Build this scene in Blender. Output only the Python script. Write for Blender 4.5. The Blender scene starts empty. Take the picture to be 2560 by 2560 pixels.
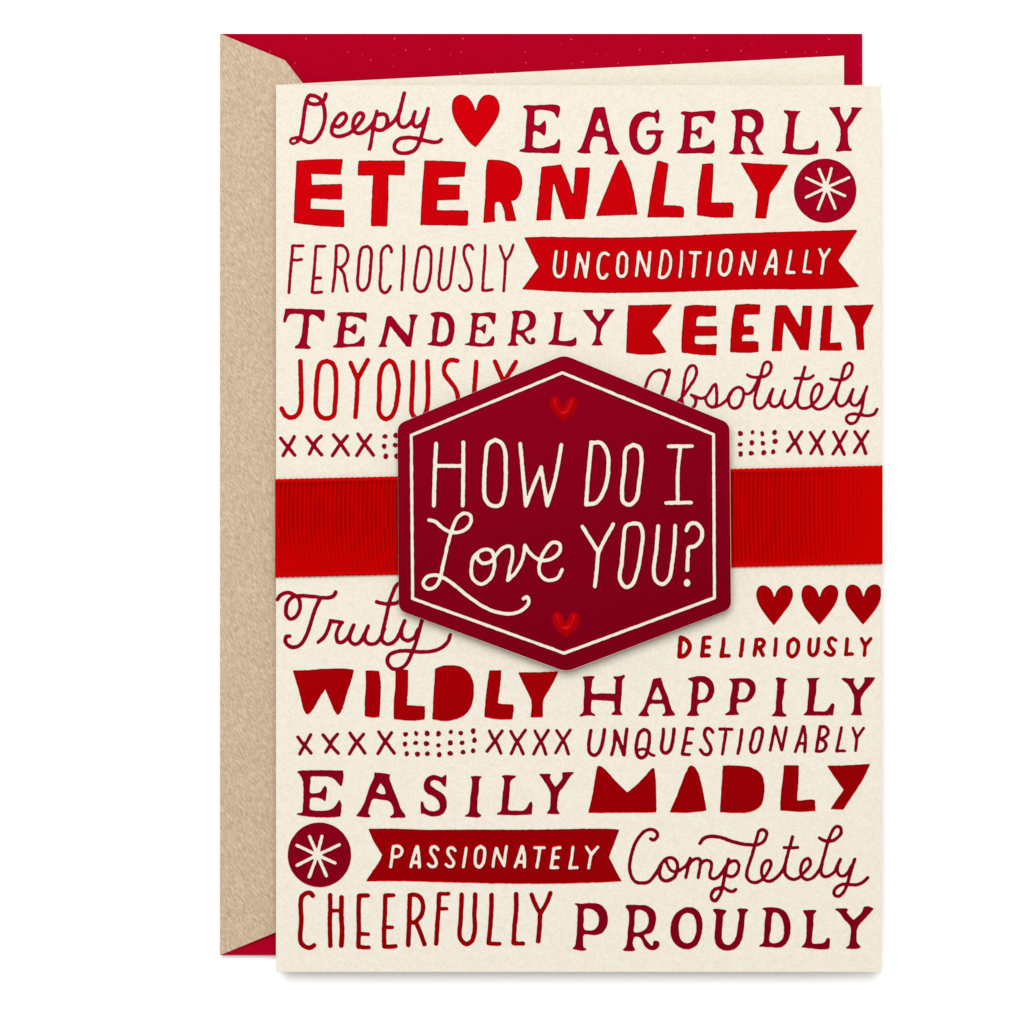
import bpy, bmesh, math, random
import numpy as np
from mathutils import Vector, geometry

random.seed(7)
rng = np.random.default_rng(7)
sc = bpy.context.scene
col = sc.collection
R = math.radians

# ------------------------------------------------------------------ scale
MM = 0.001
PX = 0.0857 * MM          # the card is 130 x 190 mm
H = 0.80                  # camera height above the table top

# ------------------------------------------------------------------ camera
cam_d = bpy.data.cameras.new("camera")
cam = bpy.data.objects.new("camera", cam_d)
col.objects.link(cam)
cam.location = (0, 0, H)
cam.rotation_euler = (0, 0, 0)
cam_d.sensor_width = 36.0
cam_d.lens = 36.0 * H / (2560 * PX)
cam_d.clip_start = 0.01
cam_d.clip_end = 50.0
sc.camera = cam

# ------------------------------------------------------------------ light
w = bpy.data.worlds.new("World")
sc.world = w
w.use_nodes = True
bg = w.node_tree.nodes["Background"]
bg.inputs[0].default_value = (1.0, 0.99, 0.975, 1)
bg.inputs[1].default_value = 0.66

def area(name, loc, target, sx, sy, power, colr=(1, 1, 1)):
    d = bpy.data.lights.new(name, 'AREA')
    d.shape = 'RECTANGLE'
    d.size, d.size_y, d.energy, d.color = sx, sy, power, colr
    o = bpy.data.objects.new(name, d)
    col.objects.link(o)
    o.location = loc
    o.rotation_euler = (Vector(target) - Vector(loc)).to_track_quat('-Z', 'Y').to_euler()
    return o

area("softbox", (-0.13, 0.56, 1.40), (-0.02, 0.04, 0), 1.15, 1.00, 25.4, (1.0, 0.99, 0.975))

vs = sc.view_settings
sc.display_settings.display_device = 'sRGB'
vs.view_transform = 'Standard'
vs.look = 'None'
vs.exposure = 0
vs.gamma = 1
vs.use_curve_mapping = False

# ------------------------------------------------------------------ materials
def new_mat(name):
    m = bpy.data.materials.new(name)
    m.use_nodes = True
    nt = m.node_tree
    return m, nt, nt.nodes["Principled BSDF"]

def nd(nt, t, **kw):
    n = nt.nodes.new(t)
    for k, v in kw.items():
        if k in ('i',):
            for a, b in v.items():
                n.inputs[a].default_value = b
        else:
            setattr(n, k, v)
    return n

def coords(nt, scale=(1, 1, 1), rot=0.0):
    # geometry position, so that paper grain runs on across all parts of one sheet
    tc = nd(nt, 'ShaderNodeTexCoord')
    v1 = nd(nt, 'ShaderNodeMapping')
    v1.inputs['Rotation'].default_value = (0, 0, rot)
    nt.links.new(tc.outputs['Object'], v1.inputs['Vector'])
    v2 = nd(nt, 'ShaderNodeMapping')
    v2.inputs['Scale'].default_value = scale
    nt.links.new(v1.outputs[0], v2.inputs['Vector'])
    return v2.outputs[0]

def noise(nt, vec, scale, detail=2.0, rough=0.5):
    n = nd(nt, 'ShaderNodeTexNoise')
    n.inputs['Scale'].default_value = scale
    n.inputs['Detail'].default_value = detail
    n.inputs['Roughness'].default_value = rough
    nt.links.new(vec, n.inputs['Vector'])
    return n.outputs['Fac']

def ramp(nt, fac, stops):
    r = nd(nt, 'ShaderNodeValToRGB')
    el = r.color_ramp.elements
    el[0].position, el[0].color = stops[0][0], (*stops[0][1], 1)
    el[1].position, el[1].color = stops[-1][0], (*stops[-1][1], 1)
    for p, c in stops[1:-1]:
        e = el.new(p)
        e.color = (*c, 1)
    nt.links.new(fac, r.inputs[0])
    return r.outputs[0]

def mix(nt, fac, a, b, mode='MIX'):
    m = nd(nt, 'ShaderNodeMix', data_type='RGBA', blend_type=mode)
    if isinstance(fac, float):
        m.inputs[0].default_value = fac
    else:
        nt.links.new(fac, m.inputs[0])
    for sock, v in ((m.inputs[6], a), (m.inputs[7], b)):
        if isinstance(v, tuple):
            sock.default_value = (*v, 1)
        else:
            nt.links.new(v, sock)
    return m.outputs[2]

def bump(nt, fac, strength, dist):
    b = nd(nt, 'ShaderNodeBump')
    b.inputs['Strength'].default_value = strength
    b.inputs['Distance'].default_value = dist
    nt.links.new(fac, b.inputs['Height'])
    return b.outputs[0]

def cream_paper(name, base, stain, fine=(0.90, 1.0)):
    m, nt, p = new_mat(name)
    v = coords(nt)
    grain = noise(nt, v, 2000, 3, 0.6)
    blot = noise(nt, v, 520, 4, 0.7)
    g = ramp(nt, grain, [(0.30, (fine[0],) * 3), (0.68, (fine[1],) * 3)])
    c = mix(nt, ramp(nt, blot, [(0.45, (0, 0, 0)), (0.80, (1, 1, 1))]), base, stain)
    c = mix(nt, 1.0, c, g, 'MULTIPLY')
    nt.links.new(c, p.inputs['Base Color'])
    p.inputs['Roughness'].default_value = 0.75
    p.inputs['Specular IOR Level'].default_value = 0.15
    nt.links.new(bump(nt, noise(nt, v, 2000, 4, 0.7), 0.30, 0.00010), p.inputs['Normal'])
    return m

CREAM = (0.617, 0.582, 0.506)
paper_m = cream_paper("cream_textured_paper", CREAM, (0.600, 0.535, 0.425), (0.880, 1.0))
inner_m = cream_paper("cream_card_back", (0.625, 0.588, 0.500), (0.60, 0.54, 0.43))
core_m = cream_paper("pale_board_core", (0.66, 0.60, 0.49), (0.62, 0.56, 0.45))

def foil(name, colr, rough, metallic=0.32, speck=0.03):
    m, nt, p = new_mat(name)
    v = coords(nt)
    n = noise(nt, v, 1700, 2, 0.5)
    lo = tuple(c * (1 - speck) for c in colr)
    hi = tuple(min(1, c * (1 + speck)) for c in colr)
    nt.links.new(ramp(nt, n, [(0.35, lo), (0.7, hi)]), p.inputs['Base Color'])
    p.inputs['Metallic'].default_value = metallic
    p.inputs['Specular IOR Level'].default_value = 0.0
    p.inputs['Roughness'].default_value = rough
    nt.links.new(bump(nt, noise(nt, v, 900, 2, 0.5), 0.06, 0.00006), p.inputs['Normal'])
    return m

red_foil = foil("bright_red_foil", (0.194, 0.0002, 0.0012), 0.35, metallic=0.63)
crimson_foil = foil("crimson_foil", (0.147, 0.0003, 0.0064), 0.36, metallic=0.46, speck=0.07)
badge_foil = foil("deep_crimson_foil", (0.106, 0.0002, 0.0050), 0.36, metallic=0.60, speck=0.04)
puff_foil = foil("glossy_red_foil", (0.31, 0.0003, 0.0022), 0.34, metallic=0.18, speck=0.02)
heart_shader = puff_foil.node_tree.nodes["Principled BSDF"]
heart_shader.inputs["Coat Weight"].default_value = 0.02
heart_shader.inputs["Coat Roughness"].default_value = 0.18

def ribbon_mat():
    m, nt, p = new_mat("red_grosgrain_fabric")
    v = coords(nt, (1, 9, 1))
    n = noise(nt, v, 900, 3, 0.6)
    nt.links.new(ramp(nt, n, [(0.3, (0.36, 0.0004, 0.0004)), (0.7, (0.44, 0.0008, 0.0006))]), p.inputs['Base Color'])
    p.inputs['Roughness'].default_value = 0.6
    p.inputs['Specular IOR Level'].default_value = 0.0
    p.inputs['Sheen Weight'].default_value = 0.0
    nt.links.new(bump(nt, noise(nt, coords(nt, (1, 4, 1)), 2600, 2, 0.5), 0.25, 0.00006), p.inputs['Normal'])
    return m
ribbon_m = ribbon_mat()

def liner_mat():
    m, nt, p = new_mat("red_envelope_paper")
    v = coords(nt)
    c = mix(nt, noise(nt, v, 260, 3, 0.6), (0.275, 0.0004, 0.0105), (0.315, 0.0006, 0.0135))
    # a few pale flecks of dust caught in the stock
    vo = nd(nt, 'ShaderNodeTexVoronoi', voronoi_dimensions='2D')
    vo.inputs['Scale'].default_value = 420
    nt.links.new(v, vo.inputs['Vector'])
    near = nd(nt, 'ShaderNodeMath', operation='LESS_THAN')
    near.inputs[1].default_value = 0.048
    nt.links.new(vo.outputs['Distance'], near.inputs[0])
    sep = nd(nt, 'ShaderNodeSeparateColor')
    nt.links.new(vo.outputs['Color'], sep.inputs[0])
    few = nd(nt, 'ShaderNodeMath', operation='GREATER_THAN')
    few.inputs[1].default_value = 0.55
    nt.links.new(sep.outputs[0], few.inputs[0])
    amt = nd(nt, 'ShaderNodeMath', operation='MULTIPLY')
    nt.links.new(near.outputs[0], amt.inputs[0])
    nt.links.new(few.outputs[0], amt.inputs[1])
    amt2 = nd(nt, 'ShaderNodeMath', operation='MULTIPLY')
    nt.links.new(amt.outputs[0], amt2.inputs[0])
    sq = nd(nt, 'ShaderNodeMath', operation='POWER')
    sq.inputs[1].default_value = 2.2
    nt.links.new(sep.outputs[1], sq.inputs[0])
    nt.links.new(sq.outputs[0], amt2.inputs[1])
    c = mix(nt, amt2.outputs[0], c, (0.66, 0.13, 0.19))
    nt.links.new(c, p.inputs['Base Color'])
    p.inputs['Roughness'].default_value = 0.55
    p.inputs['Specular IOR Level'].default_value = 0.0
    return m
liner_m = liner_mat()

def kraft_mat():
    m, nt, p = new_mat("tan_laid_envelope_paper")
    # fibres run from upper left to lower right
    v = coords(nt, (1.0, 0.20, 1.0), R(-34))
    streak = noise(nt, v, 4300, 1, 0.5)
    v2 = coords(nt, (1.0, 0.35, 1.0), R(-34))
    fine = noise(nt, v2, 4200, 2, 0.6)
    blot = noise(nt, coords(nt), 130, 3, 0.6)
    c = ramp(nt, streak, [(0.26, (0.285, 0.209, 0.136)), (0.5, (0.388, 0.291, 0.200)), (0.74, (0.515, 0.408, 0.300))])
    c = mix(nt, 0.22, c, ramp(nt, fine, [(0.3, (0.24, 0.165, 0.095)), (0.7, (0.55, 0.43, 0.30))]))
    c = mix(nt, 1.0, c, ramp(nt, blot, [(0.35, (0.97, 0.965, 0.955)), (0.65, (1, 1, 1))]), 'MULTIPLY')
    nt.links.new(c, p.inputs['Base Color'])
    p.inputs['Roughness'].default_value = 0.5
    p.inputs['Specular IOR Level'].default_value = 0.25
    nt.links.new(bump(nt, streak, 0.40, 0.00016), p.inputs['Normal'])
    return m
kraft_m = kraft_mat()

def table_mat():
    m, nt, p = new_mat("white_studio_sweep")
    p.inputs['Base Color'].default_value = (0.95, 0.95, 0.95, 1)
    p.inputs['Roughness'].default_value = 0.8
    p.inputs['Specular IOR Level'].default_value = 0.1
    return m
table_m = table_mat()

# ------------------------------------------------------------------ objects
def W3(px, py, z):
    """A point measured on the photograph (2560 px wide), at height z above the table."""
    k = PX * (H - z) / H
    return ((px - 1280) * k, (1280 - py) * k, z)

def link_mesh(name, verts, faces, mat, parent=None, smooth=False, label=None):
    vs_ = np.array(verts, dtype=float)
    c = (vs_.min(0) + vs_.max(0)) / 2
    c[2] = vs_[:, 2].min()
    me = bpy.data.meshes.new(name)
    me.from_pydata([tuple(v) for v in (vs_ - c)], [], [tuple(f) for f in faces])
    me.validate()
    bm = bmesh.new()
    bm.from_mesh(me)
    bmesh.ops.recalc_face_normals(bm, faces=bm.faces)
    bm.to_mesh(me)
    bm.free()
    me.materials.append(mat)
    if smooth:
        me.polygons.foreach_set('use_smooth', [True] * len(me.polygons))
    o = bpy.data.objects.new(name, me)
    col.objects.link(o)
    place(o, c, parent)
    if label:
        o['label'] = label
    return o

ORIGIN = {}
def place(o, world, parent):
    world = Vector(world)
    ORIGIN[o] = world
    if parent is not None:
        o.parent = parent
        o.location = world - ORIGIN[parent]
    else:
        o.location = world

def empty(name, loc, label, cat):
    o = bpy.data.objects.new(name, None)
    o.empty_display_size = 0.01
    col.objects.link(o)
    place(o, loc, None)
    o['label'] = label
    o['category'] = cat
    return o

def prism(name, pts, z0, z1, mat, parent=None, bev=0.0, label=None, segs=2):
    """A flat sheet with an outline in photograph pixels, from z0 up to z1."""
    bm = bmesh.new()
    bv = [bm.verts.new(W3(x, y, z1)) for x, y in pts]
    tops = bv
    bb = [bm.verts.new(Vector(W3(x, y, z1)) - Vector((0, 0, z1 - z0))) for x, y in pts]
    n = len(pts)
    bm.faces.new(tops)
    bm.faces.new(bb[::-1])
    for i in range(n):
        bm.faces.new((bb[i], bb[(i + 1) % n], tops[(i + 1) % n], tops[i]))
    bmesh.ops.recalc_face_normals(bm, faces=bm.faces)
    if bev:
        bmesh.ops.bevel(bm, geom=[e for e in bm.edges if abs(e.verts[0].co.z - e.verts[1].co.z) < 1e-7],
                        offset=bev, segments=segs, affect='EDGES', profile=0.5)
    vs_ = [tuple(v.co) for v in bm.verts]
    bm.verts.index_update()
    fs = [[v.index for v in f.verts] for f in bm.faces]
    bm.free()
    return link_mesh(name, vs_, fs, mat, parent, False, label)

# ------------------------------------------------------------------ drawn shapes
# Hand lettering is traced as strokes and outlines. Every string is "<kind><width>: x,y x,y ..." with
# kind S smooth stroke, L straight stroke, P filled outline (~ marks a smooth point), H hole, D dot (cx,cy,rx,ry);
# numbers are in the units of a crop (x0, y0, width) of the photograph shown 1932 wide.
def catmull(pts, closed=False, step=2.0):
    P = [np.array(p, float) for p in pts]
    n = len(P)
    if n < 3 and not closed:
        return P
    out = []
    rngi = n if closed else n - 1
    for i in range(rngi):
        p1, p2 = P[i], P[(i + 1) % n]
        p0 = P[i - 1] if (i > 0 or closed) else 2 * p1 - p2
        p3 = P[(i + 2) % n] if (i + 2 < n or closed) else 2 * p2 - p1
        d = np.linalg.norm(p2 - p1)
        k = max(2, int(d / step))
        a = 0.5
        t0 = 0.0
        t1 = t0 + max(1e-6, np.linalg.norm(p1 - p0)) ** a
        t2 = t1 + max(1e-6, d) ** a
        t3 = t2 + max(1e-6, np.linalg.norm(p3 - p2)) ** a
        for j in range(k):
            t = t1 + (t2 - t1) * j / k
            A1 = (t1 - t) / (t1 - t0) * p0 + (t - t0) / (t1 - t0) * p1
            A2 = (t2 - t) / (t2 - t1) * p1 + (t - t1) / (t2 - t1) * p2
            A3 = (t3 - t) / (t3 - t2) * p2 + (t - t2) / (t3 - t2) * p3
            B1 = (t2 - t) / (t2 - t0) * A1 + (t - t0) / (t2 - t0) * A2
            B2 = (t3 - t) / (t3 - t1) * A2 + (t - t1) / (t3 - t1) * A3
            out.append((t2 - t) / (t2 - t1) * B1 + (t - t1) / (t2 - t1) * B2)
    if not closed:
        out.append(P[-1])
    return out

def outline(pts, flags):
    """Closed outline through pts; flagged points are smooth, the others are corners."""
    n = len(pts)
    corners = [i for i in range(n) if not flags[i]]
    if not corners:
        return catmull(pts, True)
    out = []
    for a, i in enumerate(corners):
        j = corners[(a + 1) % len(corners)]
        seg = [pts[i]]
        k = (i + 1) % n
        while k != j:
            seg.append(pts[k])
            k = (k + 1) % n
        seg.append(pts[j])
        out += catmull(seg)[:-1] if len(seg) > 2 else [np.array(seg[0], float)]
    return out

def parse(regions):
    """-> list of (op, data) in photograph pixels."""
    items = []
    for (x0, y0, wd), lines in regions:
        s = wd / 1932.0
        for ln in lines.strip().splitlines():
            ln = ln.strip()
            if not ln:
                continue
            head, body = ln.split(':')
            kind, num = head[0], head[1:]
            toks = body.split()
            if kind == 'D':
                for t in toks:
                    a = [float(v) for v in t.split(',')]
                    items.append(('D', (x0 + a[0] * s, y0 + a[1] * s, a[2] * s, a[3] * s)))
                continue
            for chunk in body.split(';'):
                toks = chunk.split()
                fl = [t[0] == '~' for t in toks]
                pts = [tuple(float(v) for v in t.lstrip('~').split(',')) for t in toks]
                pts = [(x0 + a * s, y0 + b * s) for a, b in pts]
                if kind in 'SL':
                    items.append(('S', (catmull(pts) if kind == 'S' or len(pts) > 2 else pts, float(num) * s / 2)))
                else:
                    items.append((kind, outline(pts, fl)))
    return items

BIG = 9.0
class Field:
    """Signed distance on a pixel grid, negative inside the drawn shape."""
    def __init__(self, items, g=1.6, pad=8):
        xs, ys = [], []
        for k, d in items:
            if k == 'D':
                xs += [d[0] - d[2], d[0] + d[2]]; ys += [d[1] - d[3], d[1] + d[3]]
            elif k == 'S':
                for p in d[0]:
                    xs += [p[0] - d[1], p[0] + d[1]]; ys += [p[1] - d[1], p[1] + d[1]]
            else:
                for p in d:
                    xs.append(p[0]); ys.append(p[1])
        self.g = g
        self.x0, self.y0 = min(xs) - pad, min(ys) - pad
        self.nx = int((max(xs) + pad - self.x0) / g) + 2
        self.ny = int((max(ys) + pad - self.y0) / g) + 2
        self.f = np.full((self.ny, self.nx), BIG)
        for k, d in items:
            if k != 'H':
                self._add(k, d)
        for k, d in items:
            if k == 'H':
                self._add(k, d)

    def _win(self, x0, y0, x1, y1):
        g = self.g
        i0 = max(0, int((x0 - self.x0) / g)); i1 = min(self.nx, int((x1 - self.x0) / g) + 2)
        j0 = max(0, int((y0 - self.y0) / g)); j1 = min(self.ny, int((y1 - self.y0) / g) + 2)
        X, Y = np.meshgrid(self.x0 + g * np.arange(i0, i1), self.y0 + g * np.arange(j0, j1))
        return (slice(j0, j1), slice(i0, i1)), X, Y

    def _add(self, k, d):
        if k == 'D':
            cx, cy, rx, ry = d
            sl, X, Y = self._win(cx - rx - BIG, cy - ry - BIG, cx + rx + BIG, cy + ry + BIG)
            v = (np.hypot((X - cx) / rx, (Y - cy) / ry) - 1) * min(rx, ry)
            self.f[sl] = np.minimum(self.f[sl], v)
            return
        pts = np.array(d[0] if k == 'S' else d, float)
        r = d[1] if k == 'S' else 0.0
        m = r + BIG
        if k == 'S':
            for a, b in zip(pts[:-1], pts[1:]):
                lo, hi = np.minimum(a, b) - m, np.maximum(a, b) + m
                sl, X, Y = self._win(lo[0], lo[1], hi[0], hi[1])
                dv = b - a
                L = max(1e-9, dv @ dv)
                t = np.clip(((X - a[0]) * dv[0] + (Y - a[1]) * dv[1]) / L, 0, 1)
                v = np.hypot(X - a[0] - t * dv[0], Y - a[1] - t * dv[1]) - r
                self.f[sl] = np.minimum(self.f[sl], v)
            return
        lo, hi = pts.min(0) - m, pts.max(0) + m
        sl, X, Y = self._win(lo[0], lo[1], hi[0], hi[1])
        D = np.full(X.shape, 1e9)
        ins = np.zeros(X.shape, bool)
        nxt = np.roll(pts, -1, 0)
        for a, b in zip(pts, nxt):
            dv = b - a
            L = dv @ dv
            if L < 1e-9:
                continue
            t = np.clip(((X - a[0]) * dv[0] + (Y - a[1]) * dv[1]) / L, 0, 1)
            D = np.minimum(D, np.hypot(X - a[0] - t * dv[0], Y - a[1] - t * dv[1]))
            if a[1] != b[1]:
                c = ((a[1] > Y) != (b[1] > Y)) & (X < dv[0] * (Y - a[1]) / dv[1] + a[0])
                ins ^= c
        v = np.where(ins, -D, D)
        if k == 'H':
            self.f[sl] = np.maximum(self.f[sl], -v)
        else:
            self.f[sl] = np.minimum(self.f[sl], v)

    def cut(self, other):
        """Take another field (on its own grid) out of this one."""
        g = self.g
        X = self.x0 + g * np.arange(self.nx)
        Y = self.y0 + g * np.arange(self.ny)
        u = (X - other.x0) / other.g
        v = (Y - other.y0) / other.g
        iu = np.clip(u.astype(int), 0, other.nx - 2)
        iv = np.clip(v.astype(int), 0, other.ny - 2)
        fu = np.clip(u - iu, 0, 1)[None, :]
        fv = np.clip(v - iv, 0, 1)[:, None]
        F = other.f
        a = F[np.ix_(iv, iu)]; b = F[np.ix_(iv, iu + 1)]; c = F[np.ix_(iv + 1, iu)]; d = F[np.ix_(iv + 1, iu + 1)]
        val = (a * (1 - fu) + b * fu) * (1 - fv) + (c * (1 - fu) + d * fu) * fv
        out = ((u < 0) | (u > other.nx - 1))[None, :] | ((v < 0) | (v > other.ny - 1))[:, None]
        val = np.where(out, BIG, val)
        self.f = np.maximum(self.f, -val)
        return self

    def blur(self, n=1):
        for _ in range(n):
            f = self.f
            p = np.pad(f, 1, mode='edge')
            self.f = (4 * f + p[:-2, 1:-1] + p[2:, 1:-1] + p[1:-1, :-2] + p[1:-1, 2:]) / 8
        return self

    def wobble(self, amp, size):
        """The slight unevenness of a hand-cut edge."""
        k = max(2, int(size / self.g))
        a = rng.standard_normal((self.ny // k + 3, self.nx // k + 3))
        y = np.arange(self.ny) / k
        x = np.arange(self.nx) / k
        iy, ix = y.astype(int), x.astype(int)
        sm = lambda t: t * t * (3 - 2 * t)
        fy, fx = sm(y - iy)[:, None], sm(x - ix)[None, :]
        n = (a[np.ix_(iy, ix)] * (1 - fx) + a[np.ix_(iy, ix + 1)] * fx) * (1 - fy) + \
            (a[np.ix_(iy + 1, ix)] * (1 - fx) + a[np.ix_(iy + 1, ix + 1)] * fx) * fy
        self.f = self.f + amp * n
        return self

    def loops(self, level):
        """Closed contour lines at a level, in photograph pixels."""
        f = self.f - level
        f = np.where(np.abs(f) < 1e-6, 1e-6, f)
        f[0, :] = f[-1, :] = np.maximum(f[0, :].max(), 1.0)
        f[:, 0] = f[:, -1] = 1.0
        s = f < 0
        code = (s[:-1, :-1] * 1 + s[:-1, 1:] * 2 + s[1:, 1:] * 4 + s[1:, :-1] * 8)
        jj, ii = np.nonzero((code > 0) & (code < 15))
        nxt = {}
        def pt(e):
            ax, j, i = e
            if ax == 0:   # along x
                t = f[j, i] / (f[j, i] - f[j, i + 1])
                return (self.x0 + self.g * (i + t), self.y0 + self.g * j)
            t = f[j, i] / (f[j, i] - f[j + 1, i])
            return (self.x0 + self.g * i, self.y0 + self.g * (j + t))
        T = {1: [(3, 0)], 2: [(0, 1)], 3: [(3, 1)], 4: [(1, 2)], 6: [(0, 2)], 7: [(3, 2)],
             8: [(2, 3)], 9: [(2, 0)], 11: [(2, 1)], 12: [(1, 3)], 13: [(1, 0)], 14: [(0, 3)],
             5: [(3, 0), (1, 2)], 10: [(0, 1), (2, 3)]}
        for j, i in zip(jj.tolist(), ii.tolist()):
            E = ((0, j, i), (1, j, i + 1), (0, j + 1, i), (1, j, i))
            for a, b in T[int(code[j, i])]:
                nxt[E[a]] = E[b]
        out = []
        while nxt:
            st = next(iter(nxt))
            lp = []
            e = st
            while e in nxt:
                lp.append(e)
                e = nxt.pop(e)
            P = [pt(q) for q in lp]
            # drop points that crowd each other
            Q = [P[0]]
            for p in P[1:]:
                if abs(p[0] - Q[-1][0]) + abs(p[1] - Q[-1][1]) > 0.45 * self.g:
                    Q.append(p)
            if len(Q) > 3:
                a = sum(Q[k - 1][0] * Q[k][1] - Q[k][0] * Q[k - 1][1] for k in range(len(Q)))
                out.append(Q if a > 0 else Q[::-1])
        return out

def cdt(vs_, faces, odd):
    """Triangles lying in an odd number of the first `odd` input faces."""
    r = geometry.delaunay_2d_cdt([Vector(v) for v in vs_], [], faces, 1, 1e-4)
    ov, of, oi, of_orig = r[0], r[2], r[3], r[5]
    tris = [t for t, src in zip(of, of_orig) if sum(1 for q in src if q < odd) % 2 == 1]
    return ov, tris, oi

def relief(name, F, mat, z_paper, parent, rim=2.2, z_edge=0.085 * MM, z_floor=0.016 * MM, label=None, sink=0.03 * MM):
    """A shape pressed in foil: an edge, a narrow slope and a flat floor."""
    L0 = F.loops(0.0)
    L1 = F.loops(-rim) if rim else []
    vs_, zs, faces = [], [], []
    for lp in L0:
        faces.append(list(range(len(vs_), len(vs_) + len(lp))))
        vs_ += lp
        zs += [z_edge] * len(lp)
    n0 = len(faces)
    nv0 = len(vs_)
    for lp in L1:
        faces.append(list(range(len(vs_), len(vs_) + len(lp))))
        vs_ += lp
        zs += [z_floor] * len(lp)
    ov, tris, oi = cdt(vs_, faces, n0)
    V = []
    for k, p in enumerate(ov):
        src = oi[k]
        z = zs[src[0]] if src else z_floor
        V.append(W3(p[0], p[1], z_paper + z))
    fs = [tuple(t) for t in tris]
    # skirt down into the paper
    back = {}
    for k, src in enumerate(oi):
        for q in src:
            back[q] = k
    for fc in faces[:n0]:
        low = []
        for q in fc:
            x, y, z = V[back[q]]
            low.append(len(V))
            V.append((x, y, z_paper - sink))
        m = len(fc)
        for a in range(m):
            b = (a + 1) % m
            if back[fc[a]] != back[fc[b]]:
                fs.append((back[fc[a]], back[fc[b]], low[b], low[a]))
    return link_mesh(name, V, fs, mat, parent, False, label)

def puffed(name, F, mat, z, parent, height, radius, label=None):
    """A padded, embossed shape that swells up from its outline."""
    L0 = F.loops(0.0)
    vs_, faces = [], []
    for lp in L0:
        faces.append(list(range(len(vs_), len(vs_) + len(lp))))
        vs_ += lp
    n0 = len(vs_)
    jj, ii = np.nonzero(F.f < -0.8)
    d = [0.0] * n0
    for j, i in zip(jj.tolist(), ii.tolist()):
        vs_.append((F.x0 + F.g * i, F.y0 + F.g * j))
        d.append(-F.f[j, i])
    ov, tris, oi = cdt(vs_, faces, len(faces))
    V = []
    for k, p in enumerate(ov):
        q = min(1.0, d[oi[k][0]] / radius) if oi[k] else 0
        V.append(W3(p[0], p[1], z + height * (1 - (1 - q) ** 2.0)))
    return link_mesh(name, V, [tuple(t) for t in tris], mat, parent, True, label)

def sheet(name, pts, zf, thick, mat, parent, step=24, label=None):
    """A thin sheet whose height follows zf(px, py)."""
    P = [np.array(p, float) for p in pts]
    edge = []
    for a, b in zip(P, P[1:] + P[:1]):
        k = max(1, int(np.linalg.norm(b - a) / step))
        edge += [tuple(a + (b - a) * t / k) for t in range(k)]
    xs = [p[0] for p in P]; ys = [p[1] for p in P]
    vs_ = list(edge)
    F = Field([('P', P)], g=step, pad=step)
    jj, ii = np.nonzero(F.f < -step * 0.35)
    for j, i in zip(jj.tolist(), ii.tolist()):
        vs_.append((F.x0 + F.g * i, F.y0 + F.g * j))
    a = sum(edge[k - 1][0] * edge[k][1] - edge[k][0] * edge[k - 1][1] for k in range(len(edge)))
    fc = list(range(len(edge)))
    ov, tris, oi = cdt(vs_, [fc if a > 0 else fc[::-1]], 1)
    n = len(ov)
    V = [W3(p[0], p[1], zf(p[0], p[1])) for p in ov]
    V += [(x, y, z - thick) for x, y, z in V[:n]]
    fs = [tuple(t) for t in tris] + [tuple(k + n for k in t[::-1]) for t in tris]
    back = {q: k for k, src in enumerate(oi) for q in src}
    m = len(edge)
    for a in range(m):
        i, j = back[a], back[(a + 1) % m]
        k = len(V)
        V += [V[i], V[j], V[j + n], V[i + n]]
        fs.append((k, k + 1, k + 2, k + 3))
    return link_mesh(name, V, fs, mat, parent, True, label)

# ------------------------------------------------------------------ the setting
tv = [(-2, -2, 0), (2, -2, 0), (2, 2, 0), (-2, 2, 0)]
table = link_mesh("tabletop", tv, [(0, 1, 2, 3)], table_m)
table['kind'] = 'structure'
table['label'] = 'plain white table surface under the envelope and card'

# ------------------------------------------------------------------ the envelope
EZ = 2.0 * MM
env = empty("envelope", W3(1353, 1236, 0), 'tan and red paper envelope lying open beneath the cream card', 'envelope')
prism("body", [(550, 84), (2156, 84), (2156, 2388), (550, 2388)], 0.0, EZ, liner_m, env, 0.10 * MM,
      label='crimson red paper body of the envelope')
def flap_z(x, y):
    t = min(1.0, max(0.0, (x - 550) / 330.0))
    return EZ + 0.14 * MM + 1.90 * MM * (t * (1.6 - 0.6 * t))
sheet("flap", [(550, 84), (713, 151), (905, 400), (980, 700), (980, 1772), (905, 2072), (713, 2321), (550, 2388)],
      flap_z, 0.13 * MM, kraft_m, env, label='tan ribbed paper flap folded over the left side')

# ------------------------------------------------------------------ the card
CZ = 6.55 * MM           # top of the front panel
CARD_T = 0.36 * MM
card = empty("greeting_card", W3(1446, 1321, 0),
             'cream greeting card with red foil words, ribbon band and hexagon badge', 'greeting card')
prism("front_panel", [(690, 213), (2203.5, 213), (2203.5, 2430), (690, 2430)], CZ - CARD_T, CZ, paper_m, card, 0.05 * MM,
      label='cream textured front of the card')
BZ = 4.55 * MM            # the back leaf rests on the flap at the left and sinks to the envelope at the right
def back_z(x, y):
    t = min(1.0, max(0.0, (x - 760) / 640.0))
    return BZ - 1.85 * MM * t * t * (3 - 2 * t)
sheet("back_panel", [(694, 211.5), (2110, 139), (2110, 2352), (694, 2424)], back_z, CARD_T, inner_m, card, step=32,
      label='plain cream back leaf showing above the front')
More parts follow.
